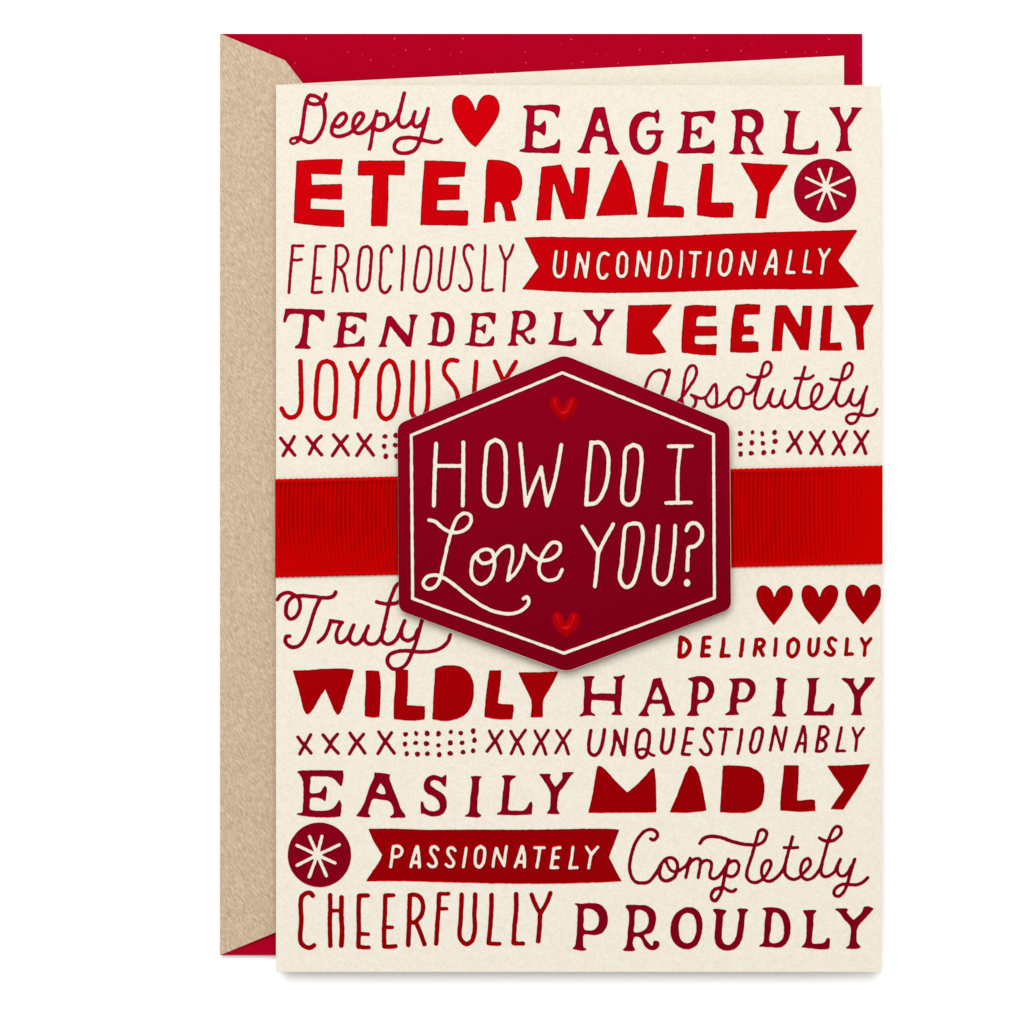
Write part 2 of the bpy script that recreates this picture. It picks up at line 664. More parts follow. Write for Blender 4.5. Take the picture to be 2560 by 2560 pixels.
# the fold at the left edge joins front and back
sp_v, sp_f = [], []
for k in range(9):
    a = -math.pi / 2 + math.pi * k / 8
    zz = (CZ - CARD_T / 2 + BZ - CARD_T / 2) / 2 + math.sin(a) * (CZ - BZ) / 2
    xo = 694 - 3.0 * math.cos(a)
    for yy in (214, 2429):
        x, y, _ = W3(xo, yy, zz)
        sp_v.append((x, y, zz))
for k in range(8):
    sp_f.append((2 * k, 2 * k + 1, 2 * k + 3, 2 * k + 2))
link_mesh("spine", sp_v, sp_f, paper_m, card, True)

# ---- printed words. (label, material, edge wobble, regions)
WORDS = [
("script word Deeply in crimson foil", 'C', [((700, 220, 560), """
S34: 396,52 388,88 362,122 310,140 258,132 235,110
S34: 258,62 310,72 350,100 376,150 388,230 375,320 335,410 290,458 245,468 205,452 170,435 130,432 98,445 95,465 115,474 145,462 172,430 188,360 205,250 218,150 238,85 258,62
S34: 468,328 510,332 550,300 572,250 550,218 510,235 470,290 448,340 450,390 480,414 530,415 600,388 660,335 710,270 718,230 690,215 655,240 632,300 635,360 660,388 700,388 750,360 800,305 822,260
H: ~98,458 ~112,447 ~132,446 ~139,456 ~122,466 ~105,468
S32: 836,200 820,270 795,400 785,470 772,525
S34: 826,240 865,226 905,228 926,262 920,320 895,355 855,365 815,350
S34: 880,362 940,325 990,280 1030,210 1050,130 1072,45
S34: 1030,190 1020,290 1040,330 1068,338 1105,320 1145,270 1165,205
S34: 1155,230 1146,290 1160,328 1185,333 1220,310 1255,250 1278,178
S34: 1278,178 1262,250 1235,360 1200,470 1160,535 1100,560 1030,558 990,525 992,480 1030,440 1090,428 1160,432 1230,448 1300,465 1350,468 1380,455 1390,445
""")]),
("serif word EAGERLY in crimson foil", 'C', [((1280, 240, 460), """
P: 112,118 ~130,98 ~240,98 ~330,92 ~500,105 ~498,180 482,235 ~465,220 ~440,175 ~360,150 ~245,155 ~237,230 ~238,300 ~285,308 ~345,255 ~358,320 ~340,415 ~280,375 ~230,370 ~222,450 ~222,530 ~290,548 ~400,525 ~450,505 490,442 ~507,470 ~503,540 493,605 ~330,598 ~150,595 68,580 ~85,562 ~128,545 ~138,470 ~148,300 ~155,150 ~140,135
P: 863,118 975,118 ~1010,280 ~1060,480 ~1100,560 1138,612 ~1050,617 ~975,602 965,590 ~1000,570 ~995,500 ~975,440 ~915,430 ~855,430 ~820,510 ~815,560 835,600 ~760,603 ~690,590 680,578 ~715,555 ~770,420 ~830,220
H: 920,222 ~945,300 ~962,360 ~920,370 ~880,355 ~890,290
P: ~1532,135 ~1550,190 ~1545,250 1530,295 ~1512,280 ~1495,230 ~1430,220 ~1370,250 ~1330,320 ~1315,420 ~1340,510 ~1410,562 ~1470,530 ~1502,460 ~1505,410 ~1450,405 1412,412 1410,362 ~1490,357 1596,360 ~1590,385 ~1572,400 ~1560,500 ~1530,560 ~1470,605 ~1400,618 ~1310,590 ~1250,510 ~1230,400 ~1240,290 ~1290,205 ~1370,165 ~1440,162 ~1490,175 ~1515,150
"""), ((1700, 240, 480), """
P: 6,172 ~25,155 ~110,158 ~230,152 ~352,155 ~350,220 330,283 ~300,265 ~255,215 ~190,202 ~125,220 ~118,280 ~118,345 ~155,345 ~215,303 ~220,360 ~200,437 ~165,390 ~118,376 ~105,450 ~105,518 ~180,518 ~270,500 335,437 ~347,470 ~338,570 ~200,575 ~20,578 -40,570 ~-25,552 ~5,535 ~30,430 ~42,250 ~45,195 ~20,185
P: 503,148 ~580,138 ~740,134 ~810,170 ~842,260 ~825,350 ~762,420 ~790,510 ~815,555 848,582 ~830,592 ~720,580 710,572 ~735,550 ~720,480 ~690,430 ~632,405 ~615,480 ~620,530 662,580 ~580,590 ~490,575 ~500,562 ~530,540 ~545,420 ~560,270 ~550,200
H: ~640,205 ~690,200 ~745,240 ~760,290 ~735,355 ~690,365 ~632,345 ~630,280
P: 1042,138 ~1130,148 1218,153 ~1180,195 ~1158,280 ~1150,400 ~1145,520 ~1200,538 ~1280,530 ~1335,508 ~1382,440 ~1396,480 1387,582 ~1290,593 ~1150,587 1018,573 ~1035,555 ~1055,530 ~1065,400 ~1085,280 ~1082,195 ~1050,165
P: 1498,115 1618,108 ~1610,150 ~1630,205 1660,262 ~1700,205 ~1725,150 1720,112 1842,116 ~1800,160 ~1735,260 ~1692,325 ~1690,400 ~1695,480 ~1710,518 ~1732,535 1722,555 ~1650,553 ~1575,558 1565,545 ~1595,500 ~1612,430 ~1612,325 ~1580,240 ~1530,160
""")]),
("chunky cut-out word ETERNALLY in red foil", 'R', [((720, 390, 520), """
P: 78,42 ~300,30 510,28 490,175 ~350,170 217,165 222,268 500,258 ~503,330 500,405 ~350,400 217,392 207,488 522,502 522,662 ~300,650 52,622 ~60,400 ~72,200
P: 655,42 1085,42 1085,180 933,177 ~932,400 922,652 770,650 ~778,400 790,180 645,182
P: 1268,40 ~1450,45 1654,55 1640,190 1400,202 1396,264 1597,266 1595,405 1388,412 1384,502 1677,505 1670,648 1228,642 ~1240,400
"""), ((1180, 390, 520), """
P: 145,32 ~280,42 ~380,75 ~440,130 ~467,230 ~450,340 ~405,405 365,418 415,605 ~360,605 312,605 ~290,480 ~260,428 ~222,432 ~212,500 215,610 105,622 ~125,300 ~130,120
P: 645,100 830,78 ~880,200 940,365 958,108 1098,105 ~1075,350 1045,585 868,588 ~800,380 757,245 ~740,450 733,595 595,600 ~620,350
P: ~1383,33 ~1420,90 ~1470,210 ~1500,320 1540,545 1150,558 ~1250,310
P: 1718,48 ~1740,45 1826,70 ~1800,280 1780,455 ~1900,460 ~1960,475 1972,500 1966,572 1628,568 ~1660,350
"""), ((1660, 390, 520), """
P: 355,72 460,68 ~455,220 440,432 ~560,432 ~635,435 648,460 640,572 ~470,572 305,550 ~315,350 ~340,180
P: 708,58 ~900,72 1157,82 ~1050,260 985,352 ~970,450 947,582 845,577 ~860,450 870,335
""")]),
("tall thin word FEROCIOUSLY in crimson foil", 'C', [((700, 590, 320), """
L47: 190,148 185,250 165,450 150,650 135,855
L47: 190,148 350,150 ; 185,360 260,365 325,352
L47: 543,155 680,155 ; 543,155 525,400 505,640 483,850 ; 510,635 615,632 ; 483,850 550,855 630,845
L47: 848,160 845,300 835,470 820,650 795,835
S47: 850,150 920,140 985,170 1025,270 1010,370 965,440 920,468 845,465
S47: 900,480 960,560 985,700 1015,835
S48: 1315,155 1240,180 1205,280 1190,420 1180,560 1170,680 1190,780 1240,820 1300,790 1345,690 1360,560 1370,420 1380,280 1365,190 1315,155
S47: 1682,240 1672,180 1625,145 1565,180 1530,260 1525,400 1525,520 1510,650 1510,760 1535,830 1580,858 1630,830 1670,755
L47: 1870,150 1870,350 1850,600 1838,815
"""), ((980, 590, 320), """
S47: 490,155 420,190 395,290 370,450 350,600 340,720 370,810 435,840 500,810 550,700 580,550 590,400 590,280 560,190 490,155
S45: 755,180 745,320 725,500 708,680 720,770 765,815 830,790 875,710 895,560 925,350 945,170
S46: 1222,200 1195,150 1150,135 1100,170 1085,270 1110,370 1165,500 1195,620 1195,730 1155,810 1095,825 1045,795 1018,745
L46: 1405,140 1400,350 1380,600 1368,815 ; 1368,822 1450,820 1515,808
L44: 1630,150 1680,290 1712,380 ; 1830,135 1785,270 1712,380 ; 1712,380 1705,550 1685,830
""")]),
("serif word TENDERLY in crimson foil", 'C', [((700, 750, 440), """
P: 57,93 ~270,98 490,108 ~490,170 478,245 ~455,228 ~400,175 ~345,160 ~325,180 ~315,300 ~300,420 ~302,490 ~340,518 ~325,537 ~240,533 ~165,528 162,510 ~200,480 ~230,420 ~245,300 ~252,165 ~190,153 ~110,160 ~85,190 ~60,245 ~42,250 ~35,215 ~50,150
P: 622,152 ~645,137 ~760,132 ~850,138 ~950,142 952,180 945,252 ~900,215 ~830,188 ~740,185 ~725,240 ~725,300 ~760,305 ~835,257 ~842,310 ~822,377 ~770,345 ~715,340 ~703,410 ~703,472 ~800,478 ~860,450 ~918,393 ~930,420 923,510 ~760,515 ~650,525 578,520 ~590,500 ~620,485 ~640,330 ~662,180 ~630,170
P: 1172,178 ~1220,175 ~1300,270 1407,392 ~1425,300 ~1430,200 1412,158 1520,160 ~1495,200 ~1475,260 ~1455,400 1438,515 1388,512 ~1300,400 1208,282 ~1180,400 ~1160,480 1187,517 1066,517 ~1100,480 ~1130,380
P: 1648,152 ~1680,135 ~1770,130 ~1860,155 ~1905,220 ~1917,290 ~1905,400 ~1870,480 ~1800,508 ~1700,505 1610,490 ~1620,475 ~1660,462 ~1672,330 ~1690,195 ~1660,170
H: ~1760,185 ~1820,215 ~1852,310 ~1835,410 ~1790,455 ~1728,455 ~1732,360 ~1750,230
"""), ((1120, 750, 440), """
P: 243,152 ~270,140 ~360,143 ~450,132 526,145 ~522,220 508,272 ~485,250 ~455,195 ~390,178 ~340,185 ~325,230 ~325,295 ~360,295 ~415,260 ~418,310 ~402,377 ~365,335 ~318,325 ~302,400 ~300,460 ~360,475 ~430,465 ~495,390 ~510,420 497,505 ~330,512 175,492 ~195,475 ~225,470 ~245,400 ~262,250 ~270,185
P: 695,128 ~715,120 ~800,118 ~880,112 ~945,150 ~965,230 ~935,310 ~845,360 ~870,415 ~900,455 ~915,450 ~905,430 ~935,408 ~962,435 ~950,475 ~905,490 ~860,465 ~800,395 ~755,375 ~745,420 ~748,460 772,485 770,503 652,503 ~652,487 ~682,460 ~695,340 ~715,180 ~705,148
H: ~800,155 ~860,160 ~895,210 ~885,270 ~835,322 ~765,325 ~775,250
P: 1157,133 1272,133 ~1250,160 ~1235,260 ~1220,380 ~1215,437 ~1290,450 ~1360,435 1410,400 ~1413,440 1408,495 ~1350,510 ~1250,500 1093,487 ~1110,465 ~1145,430 ~1165,310 ~1178,190
P: 1477,108 1595,108 ~1592,150 ~1615,190 1660,237 ~1695,190 ~1718,140 1708,98 1838,103 ~1800,140 ~1740,230 ~1692,300 ~1675,370 ~1670,430 1705,497 ~1640,500 1572,495 ~1605,450 ~1625,370 ~1625,295 ~1570,225
""")]),
("chunky cut-out word KEENLY in red foil", 'R', [((1550, 750, 330), """
P: 120,75 ~400,72 770,62 ~640,250 470,465 ~570,590 687,768 ~500,795 ~300,798 90,772 ~100,450 ~112,200
P: 940,92 ~1100,70 ~1250,78 1410,80 1410,235 ~1280,243 ~1150,242 ~1130,260 1112,380 1420,380 1420,522 ~1270,525 1100,528 1095,600 ~1105,635 1416,642 1408,812 ~1200,805 902,770 ~900,600 ~915,350
P: 1688,65 ~1870,58 2058,65 2050,170 2042,212 ~1930,212 1818,215 ~1808,300 1820,388 ~1930,378 1963,400 1955,500 ~1925,512 ~1830,508 ~1790,530 1787,605 ~1960,600 2030,615 2030,762 ~1900,772 1612,768 ~1620,550 ~1650,250
"""), ((1880, 750, 330), """
P: 345,80 ~420,75 515,75 ~570,170 710,405 ~725,250 738,80 878,80 ~870,250 830,738 705,732 ~600,540 472,332 ~455,450 ~445,600 440,748 290,748 ~310,450
P: 1045,80 1175,80 ~1165,300 1142,628 1300,620 1325,742 990,738 ~1010,450
P: 1340,82 1787,65 ~1720,210 1632,385 ~1635,500 1645,732 1535,732 ~1525,600 1508,400 ~1440,260
""")]),
("tall thin word JOYOUSLY in red foil, partly under the badge", 'R', [((690, 880, 320), """
S72: 368,140 375,400 380,650 372,830 320,950 230,990 150,960 85,855
S72: 770,135 680,170 635,280 615,450 605,650 600,800 625,920 700,990 790,1000 870,950 890,800 905,600 905,400 890,250 840,165 770,135
L72: 1125,165 1225,400 ; 1385,122 1235,400
L70: 1232,400 1225,600 1200,980
S72: 1710,130 1630,190 1575,320 1560,480 1560,700 1550,870 1590,970 1660,1010 1740,970 1800,850 1835,650 1848,470 1820,300 1770,170 1710,130
"""), ((990, 880, 320), """
S72: 255,150 255,350 245,600 235,830 250,940 330,1020 430,950 470,830 485,600 480,350 475,140
S70: 925,135 850,120 770,150 725,250 740,340 830,460 900,560 935,690 930,850
L70: 1213,150 1200,350 1180,600 1165,850
L70: 1495,145 1620,440 ; 1810,150 1650,420 ; 1635,420 1620,800
""")]),
("script word Absolutely in crimson foil, partly under the badge", 'C', [((1580, 890, 320), """
S48: 150,620 200,480 260,320 330,240 430,212 500,240 530,290
S58: 560,215 545,310 505,440 455,580 430,660
S48: 680,700 755,625 870,460 950,330 975,215 935,145 880,155 825,235 795,350 775,500 752,640 770,730 850,810 930,770 965,690 950,630 895,590
S48: 895,590 960,612 1040,640 1110,620 1170,545 1225,450 1260,425 1276,520 1280,640 1265,740 1215,770 1150,740 1110,660 1108,630
S48: 1200,772 1265,765 1340,735 1430,660 1480,570 1540,500 1600,470 1665,500 1685,570 1670,660 1620,760 1550,790 1490,760 1460,690 1470,610 1500,545
"""), ((1880, 890, 320), """
S48: -128,555 -70,575 -10,545 50,450 100,340
S48: -70,285 -20,312 50,322 120,318 200,305 260,255 290,170 275,105 228,88 185,115 155,200 125,320 90,450 55,570 40,690 60,770 105,795 165,770 230,690 275,580 315,495
S48: 312,500 280,620 270,690 300,750 350,762 410,730 450,640 495,525
S48: 495,520 460,630 460,720 500,775 560,775 630,710 670,620 705,480
S48: 800,165 775,260 740,380 700,520 680,650 690,730 730,780 800,790 870,765 930,715 1000,640 1050,520 1050,450 1010,420 950,460 905,560 895,660 920,750 970,795 1040,800 1110,770 1190,690 1250,590 1300,470
S48: 645,338 720,335 800,345 870,335 925,295
S48: 1190,345 1250,358 1330,362 1410,345 1475,290 1512,200 1508,130 1460,108 1405,150 1375,240 1345,350 1300,470 1272,580 1268,670 1300,740 1350,758 1410,725 1465,640 1525,510
S48: 1525,505 1490,620 1485,690 1530,745 1590,735 1650,660 1700,560
S48: 1735,465 1700,560 1680,680 1650,820 1610,920 1560,1000 1490,1020 1430,980 1425,930 1460,890 1530,875 1620,880 1700,900 1780,898 1850,870 1888,800
""")]),
("script word Truly in crimson foil, its ends under the badge", 'C', [((680, 1460, 500), """
S38: 52,150 75,115 110,92 155,82 205,100 250,130 270,180 268,240 235,310 180,338 140,300 135,240 155,170 205,125 270,115 380,120 480,132 560,130 605,105 615,77
S38: 465,140 410,260 370,390 330,500 280,580 210,612 150,590 128,545 140,505 170,505
S38: 447,562 505,510 540,440 568,355
L38: 565,356 678,372
S38: 672,372 635,440 622,510 640,562 680,562 730,520 765,460 790,398
S38: 790,398 755,480 755,550 800,582 850,560 890,490 930,408
S38: 930,408 900,480 900,545 940,580 1000,572 1050,520 1085,430
S38: 1010,172 1070,188 1150,192 1220,175 1280,110 1290,30 1250,-10 1205,10 1165,90 1130,190 1100,330 1065,480 1065,545 1110,580 1170,565 1215,510 1250,430 1282,355
S38: 1282,355 1250,440 1260,520 1310,548 1370,520 1410,440
S38: 1450,345 1425,440 1385,580 1345,680 1300,770 1230,820 1160,815 1115,755 1130,690 1200,655 1300,645 1420,655 1540,650 1640,615 1700,555 1722,492
""")]),
("small brush word DELIRIOUSLY in red foil", 'R', [((1680, 1440, 540), """
S40: 78,552 72,630 66,718
S40: 80,552 130,575 158,622 150,670 110,712 66,722
L38: 285,553 278,630 268,715 ; 285,553 340,552 ; 280,634 330,634 ; 268,712 330,712
L37: 463,562 455,640 443,712 ; 443,716 508,714
L37: 632,570 625,640 615,714
L37: 756,570 748,640 739,708
S37: 757,570 800,568 824,600 800,635 755,640
L37: 780,640 814,708
L34: 930,562 926,640 920,708
S36: 1088,562 1050,590 1038,650 1045,700 1075,722 1110,695 1130,640 1122,585 1088,562
S36: 1235,568 1228,640 1235,695 1265,710 1295,680 1305,620 1310,562
S34: 1465,575 1425,555 1400,590 1420,640 1450,675 1435,705 1400,705 1372,682
L35: 1567,565 1562,640 1555,700 ; 1555,702 1612,698
L33: 1695,560 1728,625 ; 1778,560 1728,625 ; 1728,625 1722,708
""")]),
("chunky cut-out word WILDLY in red foil", 'R', [((720, 1650, 360), """
P: 65,140 ~250,135 ~500,118 ~760,115 880,130 ~870,210 ~800,420 ~740,620 ~700,710 ~665,737 ~635,705 ~560,540 500,392 ~440,480 ~350,640 ~290,715 ~255,732 ~220,690 ~150,430
P: 1040,140 1225,145 ~1245,310 ~1240,550 1228,768 ~1130,772 1030,755 ~1030,550 ~1045,350
P: 1442,150 ~1520,125 1612,135 ~1610,350 1597,605 ~1700,612 1838,618 1835,798 ~1700,815 ~1550,810 1418,795 ~1420,550 ~1440,350
"""), ((1060, 1650, 360), """
P: 148,115 ~270,75 ~400,72 ~520,100 ~610,180 ~660,300 ~668,430 ~645,590 ~580,710 ~470,780 ~290,822 112,795 ~125,500 ~140,270
P: 875,138 1038,138 ~1030,280 990,575 ~1050,590 1200,595 ~1205,650 1185,795 ~1050,800 ~930,790 808,765 ~830,480 ~855,280
P: 1260,165 ~1500,165 1805,152 ~1740,290 1605,520 ~1595,620 1597,770 1428,772 ~1445,620 1440,535 ~1350,350
""")]),
("serif word HAPPILY in crimson foil", 'C', [((1430, 1670, 400), """
P: 125,108 ~150,102 ~270,98 280,110 ~248,145 ~240,200 ~240,302 ~380,305 520,310 ~522,200 ~525,140 495,118 ~510,103 ~580,98 ~630,82 ~640,100 ~610,150 ~602,300 ~590,430 ~588,520 618,572 ~540,570 470,568 ~480,545 ~510,520 ~512,460 505,402 ~370,392 238,385 ~232,460 ~235,530 ~280,565 278,582 ~185,572 ~100,585 88,570 ~130,535 ~140,400 ~150,230 ~140,140
P: 980,128 1075,115 ~1110,230 ~1160,350 ~1200,490 1253,570 ~1170,580 ~1095,578 1088,562 ~1120,540 ~1105,440 ~1030,435 ~945,438 ~910,530 935,568 ~930,580 792,580 ~860,490 ~920,340
H: 1033,222 ~1085,375 ~1030,382 ~970,375 ~995,300
P: 1395,125 ~1530,98 ~1620,105 ~1695,165 ~1718,260 ~1695,350 ~1640,410 ~1530,435 ~1512,500 ~1520,545 1552,572 ~1480,580 1385,578 ~1400,550 ~1425,520 ~1440,350 ~1450,165 ~1420,150
H: ~1540,172 ~1600,185 ~1645,245 ~1630,330 ~1590,375 ~1522,378 ~1528,270
"""), ((1810, 1670, 400), """
P: 55,130 ~220,123 ~320,135 ~370,185 ~383,260 ~350,350 ~280,410 ~160,425 ~155,500 ~165,530 192,562 ~100,572 ~12,562 ~25,545 ~60,520 ~75,380 ~100,185
H: ~195,178 ~260,185 ~308,240 ~290,320 ~240,375 ~168,365 ~180,270
P: 615,122 ~640,115 ~720,122 767,135 ~735,170 ~725,300 ~705,420 ~715,530 755,570 ~750,583 572,583 ~580,565 ~615,530 ~630,380 ~640,160
P: 1000,123 ~1080,120 1165,118 ~1125,150 ~1112,300 ~1090,430 ~1088,518 ~1150,522 ~1230,518 ~1310,423 ~1330,440 1318,572 ~1150,575 948,572 ~970,550 ~995,530 ~1010,400 ~1025,200 ~1010,150
P: 1415,132 ~1440,120 ~1530,125 1585,118 ~1565,170 1617,268 ~1665,215 ~1695,165 ~1695,115 ~1740,110 1832,115 ~1780,190 ~1660,345 ~1650,450 ~1655,520 1672,572 ~1600,570 1523,570 ~1555,530 ~1570,440 ~1570,350 ~1500,205
""")]),
("thin capital word UNQUESTIONABLY in crimson foil", 'C', [((1450, 1800, 370), """
S48: 142,138 125,230 115,340 130,430 185,462 245,425 285,330 310,200 320,124
L46: 412,452 445,330 458,140
L52: 462,150 510,270 572,450
L46: 575,455 592,280 612,118
S48: 832,125 775,170 745,270 735,380 750,460 800,495 850,470 880,400 900,300 905,190 875,140 832,125
S38: 750,397 800,380 850,385 890,415 930,452 970,464
S48: 1090,118 1085,220 1065,330 1075,410 1120,432 1170,400 1205,300 1220,200 1228,118
L44: 1397,112 1380,220 1355,350 1335,440 ; 1397,112 1476,116 ; 1375,305 1452,302 ; 1335,444 1390,450 1430,450
S46: 1735,160 1705,120 1650,115 1625,180 1650,260 1700,340 1708,400 1670,450 1620,445 1570,388
"""), ((1800, 1800, 390), """
L40: -2,112 148,115 ; 75,120 55,270 30,420
L42: 270,118 255,250 222,415
S42: 475,97 425,130 400,230 378,310 390,390 425,405 470,370 500,280 525,180 520,115 475,97
L40: 622,376 650,240 678,80 ; 685,90 715,200 765,370 ; 765,370 795,230 822,92
L40: 932,392 975,270 1030,80 ; 1040,80 1058,200 1050,392 ; 975,290 1050,292
L42: 1240,85 1220,220 1192,385
S42: 1240,82 1310,90 1340,140 1320,195 1270,225 1225,232
S42: 1250,238 1300,270 1312,320 1280,375 1240,388 1192,385
L40: 1505,94 1480,220 1445,382 ; 1445,383 1545,382
L38: 1647,100 1695,225 ; 1780,98 1695,225 ; 1695,225 1680,376
""")]),
("serif word EASILY in crimson foil", 'C', [((720, 1910, 360), """
P: 120,105 ~160,90 ~280,85 ~500,82 ~700,86 738,84 ~745,150 ~735,250 718,308 ~690,285 ~620,205 ~540,170 ~440,168 ~310,175 ~302,230 ~300,385 ~370,390 ~440,372 ~475,310 ~502,290 ~520,330 ~515,420 ~497,503 ~450,468 ~380,452 ~302,462 ~292,530 ~295,605 ~370,625 ~480,625 ~590,600 ~640,550 688,480 ~716,530 705,708 ~540,718 ~370,715 ~150,690 112,678 ~130,660 ~185,650 ~200,560 ~205,300 ~185,190 ~150,135
P: 1158,115 ~1270,122 1378,138 ~1360,180 ~1400,300 ~1470,480 ~1520,610 ~1575,690 1570,725 ~1470,720 ~1375,722 1362,708 ~1412,670 ~1415,610 ~1365,505 ~1250,480 ~1140,475 ~1100,560 ~1080,660 1115,700 ~1090,717 ~1000,712 908,697 ~940,660 ~1010,550 ~1090,320 ~1155,170
H: 1240,257 ~1285,310 1318,405 ~1250,402 1183,375 ~1210,310
"""), ((1060, 1910, 400), """
P: ~265,128 ~272,180 265,283 ~240,270 ~190,215 ~130,195 ~85,212 ~82,255 ~130,300 ~210,345 ~262,410 ~275,490 ~255,570 ~200,620 ~120,633 ~40,620 ~-5,600 -37,603 ~-42,520 -38,448 ~-15,455 ~10,520 ~60,562 ~120,570 ~170,555 ~190,510 ~160,430 ~100,385 ~30,350 ~-2,290 ~5,220 ~45,155 ~110,132 ~165,142 ~215,158
P: 560,148 ~630,145 700,150 ~672,195 ~660,330 ~645,460 ~650,580 ~695,620 ~680,640 ~580,642 490,638 ~500,618 ~535,595 ~560,400 ~578,200
P: 935,150 ~950,138 1113,138 ~1105,160 ~1050,205 ~1038,300 ~1025,450 ~1020,555 ~1100,563 ~1200,560 ~1240,530 ~1270,470 ~1300,450 ~1310,500 1303,610 ~1100,620 870,612 ~890,590 ~925,570 ~945,400 ~962,180
P: 1388,118 1535,118 ~1522,165 1585,278 ~1640,220 ~1670,160 1665,100 1817,97 ~1760,160 ~1690,270 ~1635,340 ~1615,420 ~1612,550 1640,595 1640,608 ~1560,605 1480,603 ~1482,590 ~1515,550 ~1528,400 ~1525,345 ~1460,220
""")]),
("chunky cut-out word MADLY in red foil", 'R', [((1460, 1900, 380), """
P: 168,75 ~200,72 ~270,120 ~400,265 548,412 ~650,330 ~780,200 ~850,115 ~880,100 898,110 ~915,300 920,668 ~500,672 52,675 ~110,430 ~140,240
P: ~1355,70 ~1400,85 ~1450,160 ~1490,290 1557,640 ~1480,655 ~1300,672 1090,665 ~1180,450 ~1330,90
P: 1765,72 ~1830,68 ~2000,75 ~2140,100 ~2250,175 ~2290,300 ~2290,420 ~2260,560 ~2190,630 ~2080,668 ~1950,675 1728,665 ~1740,450 ~1755,250
"""), ((1820, 1900, 380), """
P: 710,65 900,68 ~895,280 878,515 ~950,512 ~1060,500 1105,510 1113,650 ~900,658 662,642 ~675,400 ~700,200
P: 1258,70 ~1450,70 1808,48 ~1730,220 1465,632 1300,628 ~1370,520 1470,383 ~1370,240
""")]),
("script word Completely in crimson foil", 'C', [((1540, 2050, 340), """
S50: 492,268 525,285 575,255 590,200 550,150 480,135 400,165 330,240 270,340 225,470 200,600 195,700 220,800 280,880 380,895 460,880 530,810 590,720 640,630 700,560 770,535 835,560 870,620 868,720 830,810 770,850 700,865 640,830 620,770 625,700 650,620
S46: 710,580 740,660 790,720 860,735 930,700 1000,640 1050,560
S48: 1052,545 1030,640 1010,740 992,815
S48: 1035,640 1080,580 1140,550 1190,560 1200,610 1185,720 1165,820
S48: 1195,640 1240,590 1300,572 1350,600 1355,670 1335,760 1345,820 1390,835 1450,810 1510,740 1560,660
S50: 1600,560 1575,660 1545,780 1520,920 1490,1030 1440,1120 1400,1150 1360,1120 1355,1060 1400,990 1470,965 1540,970 1600,1005 1660,1015 1702,988
S48: 1600,620 1650,585 1710,585 1745,640 1735,720 1690,785 1640,805 1580,790
S52: 1192,332 1240,270 1310,235 1400,233 1500,250 1620,295 1740,330 1850,350 1950,355
"""), ((1860, 2050, 340), """
S48: 40,345 130,352 200,350 270,310 315,240 320,170 265,135 215,160 190,230 160,330 120,480 80,600 45,720 40,800 80,865 150,890 220,870 300,800 350,720 385,630 370,580 320,580 270,630 250,720 260,800 290,850 350,872 420,850 490,790 560,690 600,580
S48: 692,238 665,330 630,450 595,590 580,700 590,770 640,825 700,845 760,830 820,780 880,720 935,650 940,580 905,545 850,580 815,650 805,730 825,800 870,840 930,845 990,810 1050,740 1110,630
L46: 570,391 680,395 762,391
S48: 1068,252 1120,285 1180,300 1260,295 1330,250 1378,180 1370,110 1320,90 1270,130 1230,210 1190,320 1140,500 1100,650 1095,740 1120,790 1170,805 1230,780 1290,730 1330,640 1370,558
S48: 1370,558 1330,660 1330,740 1370,795 1430,790 1480,740 1530,650
S48: 1575,555 1540,660 1500,800 1460,930 1410,1030 1340,1085 1285,1060 1285,1000 1340,940 1420,912 1520,918 1600,920 1680,890 1740,840 1760,818
""")]),
("tall thin word CHEERFULLY in red foil", 'R', [((720, 2210, 360), """
S64: 332,158 300,122 245,125 190,165 170,260 175,400 178,500 170,600 162,720 190,810 270,855 320,845 350,822
L62: 565,150 565,300 562,500 566,830
L66: 718,180 715,400 725,650 715,826
L52: 580,358 715,358
L62: 952,160 948,400 950,600 945,830 ; 958,157 1072,155
L52: 950,665 1075,675
L58: 945,842 1010,850 1082,850
L62: 1305,155 1300,400 1290,600 1290,832
L56: 1308,152 1416,152
L52: 1300,582 1400,582
L60: 1292,840 1360,842 1444,834
L64: 1635,150 1630,350 1625,550 1612,820
S62: 1637,150 1710,145 1780,190 1812,280 1795,400 1740,480 1690,515 1640,515
S60: 1720,520 1770,640 1832,810
"""), ((1050, 2210, 360), """
L62: 255,140 250,300 235,500 218,800
L54: 255,133 384,132
L50: 250,332 357,332
S62: 560,145 552,350 545,500 530,650 545,740 620,805 690,770 735,620 730,420 738,250 740,138
L62: 960,145 955,350 940,600 920,793
L56: 920,800 1000,803 1068,803
L64: 1290,137 1290,350 1270,550 1255,788
L58: 1255,794 1320,800 1384,800
L60: 1497,145 1540,260 1612,400 ; 1750,122 1700,250 1612,400
L64: 1612,400 1605,550 1585,768
""")]),
